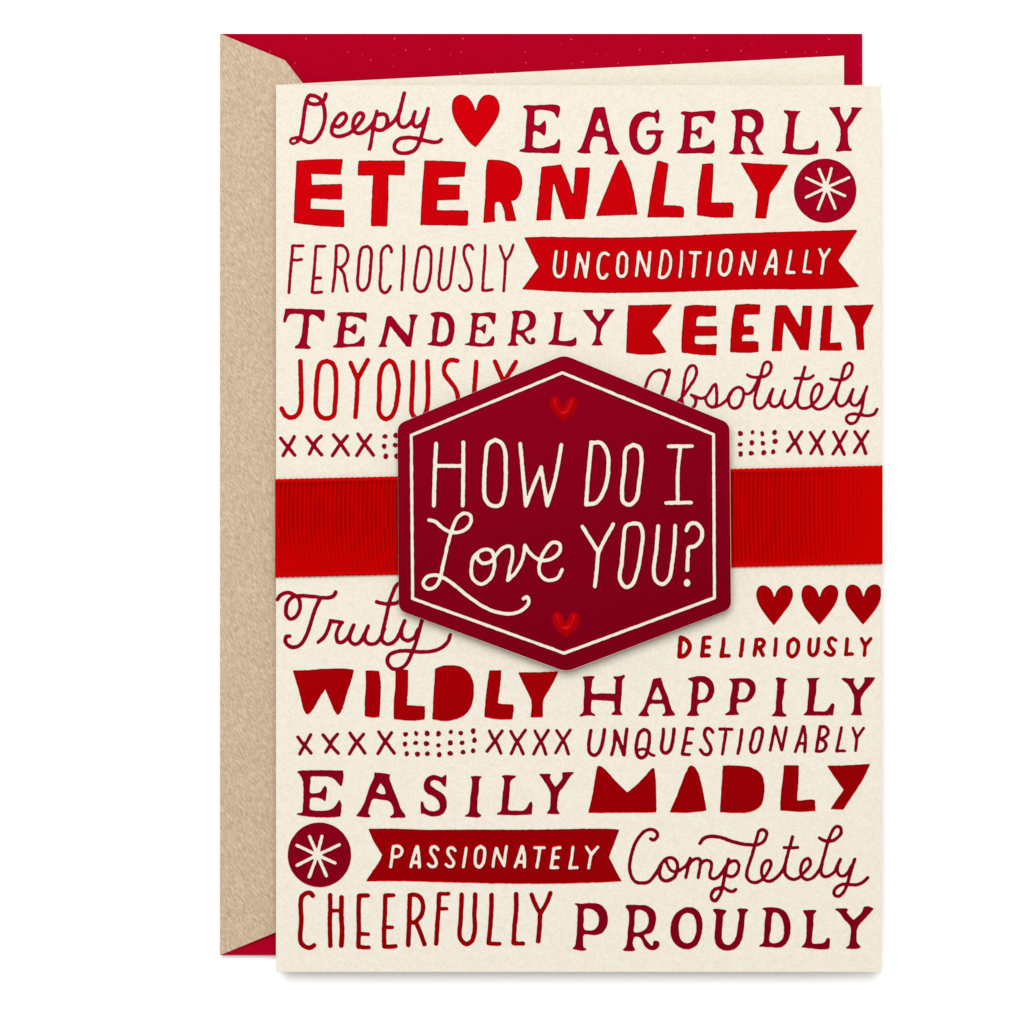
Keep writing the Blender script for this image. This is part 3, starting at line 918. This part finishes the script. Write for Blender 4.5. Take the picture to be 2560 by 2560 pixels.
("serif word PROUDLY in crimson foil", 'C', [((1410, 2230, 400), """
P: 122,143 ~140,132 ~200,140 ~320,133 ~430,148 ~505,220 ~530,330 ~510,430 ~450,500 ~370,522 ~240,518 ~232,600 ~240,670 278,685 ~255,705 ~190,708 95,685 ~130,655 ~150,520 ~162,300 ~160,175
H: ~250,208 ~340,212 ~405,265 ~422,350 ~400,420 ~350,460 ~310,465 ~245,448 ~240,330
P: 740,180 ~755,158 ~880,156 ~1000,165 ~1085,220 ~1112,310 ~1095,420 ~1050,495 ~968,522 ~1020,610 ~1065,652 ~1075,640 ~1075,605 ~1105,585 ~1145,605 ~1150,650 ~1110,695 ~1050,700 ~985,665 ~925,560 ~860,540 ~832,600 ~835,650 866,700 ~840,713 ~730,713 702,700 ~720,685 ~750,650 ~770,480 ~785,280 ~775,230
H: ~870,222 ~950,225 ~1005,265 ~1022,345 ~1000,425 ~940,475 ~848,482 ~852,380
P: ~1500,180 ~1600,210 ~1655,290 ~1673,400 ~1655,530 ~1595,650 ~1500,692 ~1390,665 ~1310,580 ~1285,460 ~1305,340 ~1370,240
H: ~1490,255 ~1560,280 ~1598,390 ~1585,520 ~1540,600 ~1480,620 ~1415,580 ~1385,460 ~1400,340 ~1440,275
"""), ((1800, 2230, 400), """
P: -90,217 ~-70,205 ~0,205 ~82,228 ~45,280 ~30,400 ~25,550 ~50,620 ~100,640 ~150,615 ~195,530 ~215,400 ~232,260 ~207,215 ~220,202 ~330,205 348,220 ~310,260 ~290,430 ~265,570 ~200,675 ~110,708 ~20,695 ~-45,640 ~-65,540 ~-55,380 ~-50,270 ~-75,235
P: 508,210 ~525,193 ~660,188 ~760,215 ~830,300 ~853,430 ~830,570 ~750,665 ~620,668 465,660 ~480,640 ~515,620 ~535,480 ~540,360 ~552,230
H: ~645,250 ~700,260 ~750,330 ~772,450 ~755,560 ~700,608 ~605,605 ~615,450
P: 1000,230 ~1020,218 1160,218 ~1168,230 ~1135,270 ~1128,400 ~1115,520 ~1118,618 ~1180,622 ~1250,615 ~1290,560 ~1318,550 ~1330,600 1318,688 ~1240,695 ~1100,682 978,668 ~990,655 ~1030,600 ~1045,450 ~1038,300
P: 1378,208 ~1400,200 ~1540,203 1550,220 ~1530,240 ~1560,280 1612,338 ~1680,280 ~1720,230 ~1740,180 ~1800,175 1863,203 ~1845,220 ~1780,290 ~1660,435 ~1650,520 ~1655,610 ~1698,660 ~1680,680 ~1600,688 1515,685 ~1525,665 ~1555,640 ~1578,500 ~1575,420 ~1500,330 ~1430,240
""")]),
]
MATS = {'R': red_foil, 'C': crimson_foil}
for lab, mk, regs in WORDS:
    F = Field(parse(regs)).blur(1).wobble(0.30, 7)
    lift = 0.012 * MM if 'Truly' in lab else 0.0
    thin = any(k in lab for k in ('script', 'thin', 'brush'))
    relief("foil_word", F, MATS[mk], CZ + lift, card, rim=1.5 if thin else 2.2,
           z_edge=(0.060 if thin else 0.085) * MM, label=lab)

# ---- printed hearts
HEARTS = [
("large flat red foil heart beside the word Deeply", (700, 220, 560), "P: 1688,205 ~1660,130 ~1610,72 ~1550,58 ~1500,90 ~1482,170 ~1500,260 ~1560,370 ~1640,475 1688,512 ~1740,450 ~1830,330 ~1885,230 ~1893,150 ~1860,80 ~1810,58 ~1760,65 ~1715,115"),
("first of three small red foil hearts, nearest the badge", (1680, 1440, 540), "P: 916,195 ~885,120 ~830,85 ~780,95 ~754,160 ~775,250 ~830,340 912,443 ~990,340 ~1060,240 ~1082,160 ~1060,100 ~1005,83 ~945,125"),
("middle of three small red foil hearts", (1680, 1440, 540), "P: 1320,195 ~1285,115 ~1225,80 ~1180,95 ~1158,160 ~1180,260 ~1240,345 1318,438 ~1400,340 ~1465,240 ~1488,150 ~1465,95 ~1410,80 ~1350,120"),
("last of three small red foil hearts, touching the card edge", (1680, 1440, 540), "P: 1713,192 ~1680,110 ~1625,77 ~1575,90 ~1550,155 ~1570,255 ~1630,340 1708,437 ~1790,340 ~1850,250 ~1868,190 1869,115 ~1850,85 ~1805,75 ~1745,110"),
]
for lab, reg, s in HEARTS:
    relief("foil_heart", Field(parse([(reg, s)])).blur(1), red_foil, CZ, card, label=lab)

# ---- round medallions with a star, and swallow-tailed banners with words: the figure is left open to the paper
def pierced(name, lab, body, cut, mat, sub, sublab, wob=0.3):
    Fb = Field(parse(body)).blur(1).wobble(wob, 8)
    Fc = Field(parse(cut)).blur(1).wobble(0.3, 6)
    o = relief(name, Fb.cut(Fc), mat, CZ, card, label=lab)
    Fc.f = Fc.f - 1.6
    relief(sub, Fc, paper_m, CZ, o, rim=0, z_edge=0.010 * MM, label=sublab)
    return o

pierced("foil_medallion", "round crimson foil medallion beside the word ETERNALLY",
    [((1660, 390, 520), "D: 1497,322,290,297")],
    [((1660, 390, 520), """
L28: 1510,292 1440,122 ; 1508,292 1555,116 ; 1510,292 1718,200 ; 1510,292 1680,370 ; 1510,292 1590,486
L28: 1510,292 1430,494 ; 1510,292 1320,384 ; 1510,292 1324,204
""")], crimson_foil, "star", "cream eight-armed star left open in the medallion", 0.15)
pierced("foil_medallion", "round crimson foil medallion above the word CHEERFULLY",
    [((700, 2040, 440), "D: 433,427,348,355")],
    [((700, 2040, 440), """
L36: 410,428 324,226 ; 410,428 460,224 ; 410,428 652,316 ; 410,428 606,518 ; 410,428 508,656
L36: 410,428 320,668 ; 410,428 186,542 ; 410,428 186,322
""")], crimson_foil, "star", "cream eight-armed star left open in the medallion", 0.15)
pierced("foil_banner", "red foil swallow-tail banner reading UNCONDITIONALLY",
    [((1300, 560, 440), "P: 45,148 ~230,140 ~600,145 ~1000,148 ~1400,142 ~1844,126 ~2300,105 ~2744,90 ~3300,75 3690,62 3704,75 3494,400 3727,690 ~3500,708 ~3100,718 ~2640,717 ~2044,735 ~1500,750 ~900,757 ~500,745 20,717 203,470")],
    [((1300, 560, 440), """
S34: 398,303 385,400 378,500 395,560 430,578 470,555 490,480 498,400 505,308
L34: 608,580 625,480 645,330 ; 645,330 690,440 720,580 ; 720,580 738,450 752,314
S34: 970,338 930,317 885,345 860,430 860,530 890,590 930,590 956,552
S34: 1130,312 1090,340 1075,430 1070,520 1090,570 1130,572 1160,540 1170,440 1170,360 1130,312
L32: 1276,568 1290,450 1305,304 ; 1307,304 1350,430 1405,568 ; 1405,568 1415,450 1427,310
L32: 1565,300 1555,380 1540,480 1527,580
S32: 1565,298 1610,298 1645,350 1655,420 1640,510 1605,570 1565,588 1527,580
L30: 1775,297 1770,430 1754,578
"""), ((1720, 560, 440), """
L34: 26,313 135,315
L36: 80,320 70,450 57,572
L34: 243,314 230,440 215,562
S36: 430,285 375,310 355,400 345,490 360,540 400,560 440,530 465,440 475,360 460,305 430,285
L32: 570,550 590,450 608,312 ; 610,312 650,430 698,546 ; 698,546 720,430 738,300
L34: 845,543 885,430 940,292 ; 950,292 965,400 960,548 ; 885,462 960,467
L32: 1130,297 1110,410 1086,530
L36: 1086,532 1165,532
L30: 1306,292 1290,400 1273,520
L34: 1273,522 1345,527
L32: 1446,278 1490,375 ; 1552,280 1490,375 ; 1490,375 1480,450 1466,542
""")], red_foil, "lettering", "cream capitals UNCONDITIONALLY")
pierced("foil_banner", "dark red foil swallow-tail banner reading PASSIONATELY",
    [((700, 2040, 440), "P: 970,140 ~1200,138 ~1600,150 ~2000,150 ~2847,149 ~3524,139 3726,150 3611,452 3750,718 ~3300,738 ~2629,745 ~1756,727 ~1300,716 942,717 ~1020,600 ~1105,470 1120,425 ~1090,380 ~1020,260")],
    [((700, 2040, 440), """
L34: 1242,337 1230,450 1215,556
S34: 1242,337 1300,332 1338,370 1325,425 1280,448 1235,448
L34: 1436,557 1465,450 1500,337 ; 1512,337 1525,450 1531,560 ; 1460,510 1530,510
S34: 1733,368 1705,337 1665,345 1655,395 1690,450 1715,500 1705,545 1665,558 1626,527
"""), ((1100, 2040, 480), """
S30: 152,348 125,320 90,325 78,365 110,420 138,465 125,505 90,510 60,488
L30: 264,322 250,420 235,512
S32: 410,305 370,335 355,420 360,490 395,515 430,480 448,400 445,330 410,305
L30: 533,508 545,420 567,325 ; 570,325 600,410 645,502 ; 645,502 655,400 670,308
L32: 756,512 790,420 825,307 ; 832,307 848,400 848,512 ; 785,460 848,462
L30: 952,320 1048,320
L32: 1005,330 990,430 974,517
L32: 1146,325 1135,420 1118,520 ; 1150,325 1208,319 ; 1135,420 1190,416 ; 1118,520 1184,518
L30: 1338,314 1325,420 1304,520 ; 1304,524 1382,519
L30: 1472,312 1520,390 ; 1588,312 1520,390 ; 1520,390 1508,450 1496,522
""")], red_foil, "lettering", "cream capitals PASSIONATELY")

# ---- rows of crosses and dots
CROSSES = [
((690, 1070, 320), 54, ["70,155 140,240 200,310 282,410 ; 275,130 215,240 180,290 108,415", "465,135 530,215 590,290 688,405 ; 682,120 610,190 560,280 503,390",
  "868,105 940,190 1000,270 1092,405 ; 1076,120 1010,200 950,270 853,415", "1238,92 1300,190 1360,265 1470,410 ; 1428,106 1360,200 1310,270 1220,415"]),
((1820, 1060, 380), 43, ["784,102 830,200 870,250 922,368 ; 938,98 870,200 840,240 755,347", "1047,107 1110,210 1150,270 1198,380 ; 1224,92 1150,210 1115,270 1054,375",
  "1344,102 1400,210 1430,280 1478,386 ; 1506,93 1440,210 1400,275 1334,380", "1614,98 1680,200 1710,260 1752,376 ; 1778,92 1710,200 1670,260 1605,362"]),
((720, 1800, 360), 46, ["132,228 185,300 235,355 310,445 ; 305,196 250,295 215,350 158,454", "470,200 530,275 590,355 675,446 ; 664,190 600,265 560,345 508,430",
  "830,175 890,260 950,330 1032,446 ; 1014,190 960,255 900,330 824,455", "1218,162 1275,250 1335,325 1426,446 ; 1388,170 1330,255 1285,320 1208,450"]),
((1070, 1800, 380), 42, ["782,140 830,240 870,290 926,422 ; 942,138 870,240 835,290 750,398", "1052,145 1110,245 1155,310 1212,432 ; 1238,128 1160,240 1115,305 1058,428",
  "1360,140 1415,245 1455,310 1498,436 ; 1528,132 1460,240 1410,305 1344,432", "1636,135 1700,235 1740,300 1784,432 ; 1806,128 1735,235 1690,300 1624,418"]),
]
for reg, wd, xs in CROSSES:
    for s in xs:
        relief("foil_cross", Field(parse([(reg, "S%d: %s" % (wd, s))]), g=1.3).blur(1).wobble(0.25, 6), crimson_foil, CZ, card, rim=1.4)
DOTS = [
((690, 1070, 320), "1642,127,40,36 1632,275,36,40 1657,425,37,45 1810,115,38,42 1800,258,40,34 1820,425,40,42"),
((1820, 1060, 380), "161,122,33,36 313,106,25,27 436,123,28,31 592,106,31,34 156,261,32,26 303,238,31,34 445,244,29,30 600,220,32,32 160,382,30,36 297,371,36,30 454,362,32,34 577,352,30,32"),
((720, 1800, 360), "1577,192,36,31 1720,180,28,36 1864,180,34,38 1568,324,32,34 1712,310,32,28 1858,315,36,32 1594,456,30,38 1735,458,36,35 1869,452,32,36"),
((1070, 1800, 380), "132,176,32,37 288,152,28,28 417,165,29,32 577,140,32,37 133,321,32,26 284,290,31,34 432,289,30,30 591,258,32,35 142,441,29,35 284,424,36,30 445,408,31,31 573,392,31,33"),
]
for reg, s in DOTS:
    for t in s.split():
        relief("foil_dot", Field(parse([(reg, "D: " + t)]), g=1.0).wobble(0.55, 5).blur(1), crimson_foil, CZ, card, rim=1.2)

# ---- the ribbon: ribbed band with a narrow selvage along each edge, folded round both edges of the front
RZ = CZ + 0.30 * MM
def ribbon():
    x0, x1 = 687.5, 2206.5
    period = 10.85
    sub = 12
    nxc = int((x1 - x0) / period * sub)
    rows = [0.0, 0.004, 0.016, 0.029, 0.036, 0.042] + [0.042 + (0.958 - 0.042) * k / 14 for k in range(1, 14)] + [0.958, 0.964, 0.971, 0.984, 0.996, 1.0]
    V, Fc = [], []
    for i in range(nxc + 1):
        u = i / nxc
        for v in rows:
            x = x0 + (x1 - x0) * u
            yt = 1197.6 - 33.8 * u
            yb = 1443.6 - 33.8 * u
            y = yt + (yb - yt) * v
            # the ribs bow a little where the band was pulled tight
            shift = 14.0 * max(0, 1 - u * 2.6) * max(0.0, (v - 0.42)) ** 1.5 * 2.2 - 3.0 * math.sin(math.pi * v) + 4 * u * (v - 0.5)
            ph = 2 * math.pi * (x - x0 - shift) / period
            inside = 0.042 <= v <= 0.958
            fade = 1 - 0.75 * max(0.0, (u - 0.80) / 0.20) ** 1.2
            if inside:
                z = 0.52 * MM - 0.74 * MM * fade * (1 - abs(math.cos(ph / 2)))
            elif v <= 0.004 or v >= 0.996:
                z = 0.30 * MM
            else:
                z = 0.52 * MM + 0.04 * MM * math.sin(ph * 0.77)
            ragged = 0.5 * math.sin(ph * 0.77) if v in (0.0, 1.0) else 0
            edge = min(x - x0, x1 - x)
            drop = 0.0
            if edge < 3.0:
                drop = 0.75 * MM * (1 - edge / 3.0) ** 2
            V.append(W3(x, y + ragged, RZ + z - drop))
    m = len(rows)
    for i in range(nxc):
        for j in range(m - 1):
            a = i * m + j
            Fc.append((a, a + 1, a + m + 1, a + m))
    return link_mesh("ribbon", V, Fc, ribbon_m, card, True, "red ribbed ribbon band across the card")
ribbon()

# ---- the badge
def hexagon(pts, r):
    """Rounded polygon in photograph pixels."""
    out = []
    n = len(pts)
    for i in range(n):
        p0, p1, p2 = (np.array(pts[k % n], float) for k in (i - 1, i, i + 1))
        a = (p0 - p1) / np.linalg.norm(p0 - p1)
        b = (p2 - p1) / np.linalg.norm(p2 - p1)
        for t in np.linspace(0, 1, 7):
            q0, q1 = p1 + a * r, p1 + b * r
            out.append(tuple((1 - t) ** 2 * q0 + 2 * t * (1 - t) * p1 + t * t * q1))
    return out
K = 860 / 1932.0
def A(x, y): return (980 + x * K, 870 + y * K)
hexa = [A(966, 38), A(1897, 422), A(1906, 1466), A(978, 1822), A(38, 1474), A(31, 428)]
hexa_i = [A(966, 39), A(1895, 423), A(1904, 1465), A(978, 1819), A(38.5, 1472.5), A(31.5, 428.5)]
GZ = CZ + 2.75 * MM
badge = prism("badge", hexagon(hexa, 20), GZ - 0.60 * MM, GZ, core_m, card, 0.05 * MM,
              label="crimson foil hexagon badge reading HOW DO I Love YOU? at the centre")
prism("foam_pad", [(1180, 1080), (1640, 1080), (1640, 1480), (1180, 1480)], CZ + 0.32 * MM, GZ - 0.60 * MM, core_m, badge)
border = [((980, 870, 860), "L17.5: 957,139 1806,485 1811,1403 967,1714 116,1407 108,490 957,139")]
def straight(regs):
    out = []
    for (x0, y0, wd), ln in regs:
        s = wd / 1932.0
        head, body = ln.split(':')
        pts = [tuple(float(v) for v in t.split(',')) for t in body.split()]
        pts = [np.array((x0 + a * s, y0 + b * s)) for a, b in pts]
        out.append(('S', (pts, float(head[1:]) * s / 2)))
    return out
Fborder = Field(straight(border)).wobble(0.30, 8)
TXT1 = [((980, 870, 860), """
L23: 248,538 240,700 235,885
L22: 401,530 400,700 397,885
L22: 245,662 398,662
S23: 580,515 540,540 525,640 518,750 525,850 560,885 610,880 635,800 638,680 635,580 615,535 580,515
L22: 720,536 735,700 752,880 ; 752,885 800,760 838,670 ; 838,675 855,780 872,885 ; 872,885 915,740 951,544
L23: 1120,530 1105,680 1090,878
S23: 1120,532 1175,535 1210,590 1215,680 1195,790 1150,865 1090,880
S23: 1355,543 1315,570 1305,680 1292,800 1300,865 1335,880 1370,850 1390,740 1402,620 1390,560 1355,543
L21: 1553,552 1686,551 ; 1620,555 1605,700 1605,865 ; 1540,870 1680,868
""")]
TXT2 = [((980, 1260, 860), """
S20: 208,90 245,100 285,135 340,160 400,150 440,110 440,65 405,52 365,80 335,150 310,240 285,350 265,430 235,470 200,475 175,450 190,415 240,398 290,415 350,455 430,520 520,580 600,610 680,615 740,590 768,550 760,522 738,532
S20: 572,290 575,350 550,420 500,450 455,420 445,360 465,290 520,255 560,264 574,300
S20: 482,280 480,305 510,332 555,322 590,280 630,242 668,240 677,290 660,370 650,428
S20: 650,428 690,390 730,320 748,232
S20: 748,235 780,280 830,315 890,310 940,270 943,228 905,215 860,260 830,330 830,390 870,428 930,415 955,368
"""), ((980, 1260, 860), """
L22: 1070,127 1115,200 1160,270 ; 1243,114 1200,190 1160,270 ; 1158,270 1150,370 1140,462
S22: 1355,108 1315,125 1300,210 1290,330 1280,420 1310,465 1345,455 1380,370 1400,250 1408,170 1390,115 1355,108
S22: 1495,124 1485,250 1470,380 1485,435 1520,450 1555,420 1575,320 1588,200 1590,122
S22: 1653,148 1670,115 1705,108 1740,145 1735,200 1700,238 1668,245 1662,300 1658,372
D: 1657,443,19,21
""")]
F1 = Field(parse(TXT1)).blur(1).wobble(0.35, 7)
F2 = Field(parse(TXT2)).blur(1).wobble(0.35, 7)
Fb = Field([('P', hexagon(hexa_i, 19))], g=1.8)
Fb.cut(Fborder).cut(F1).cut(F2)
relief("foil_face", Fb, badge_foil, GZ, badge, rim=2.0)
for Fx, nm, lb in ((Fborder, "border_line", "thin cream line round the badge"), (F1, "lettering", "cream tall capitals HOW DO I"),
                   (F2, "lettering", "cream script Love and capitals YOU?")):
    Fx.f = Fx.f - 1.6
    relief(nm, Fx, paper_m, GZ, badge, rim=0, z_edge=0.010 * MM, label=lb)
HS = "P: 820,600 ~760,420 ~690,310 ~590,240 ~490,270 ~425,380 ~430,560 ~520,760 ~650,890 850,1035 ~1000,900 ~1150,750 ~1235,560 ~1240,420 ~1200,310 ~1100,255 ~980,290 ~900,420"
for reg, lb in (((1340, 970, 160), "puffed red heart at the top of the badge"), ((1345.8, 1509, 160), "puffed red heart at the bottom of the badge")):
    puffed("puffed_heart", Field(parse([(reg, HS)]), g=1.2).blur(1), puff_foil, GZ + 0.045 * MM, badge, 0.58 * MM, 17.0, lb)
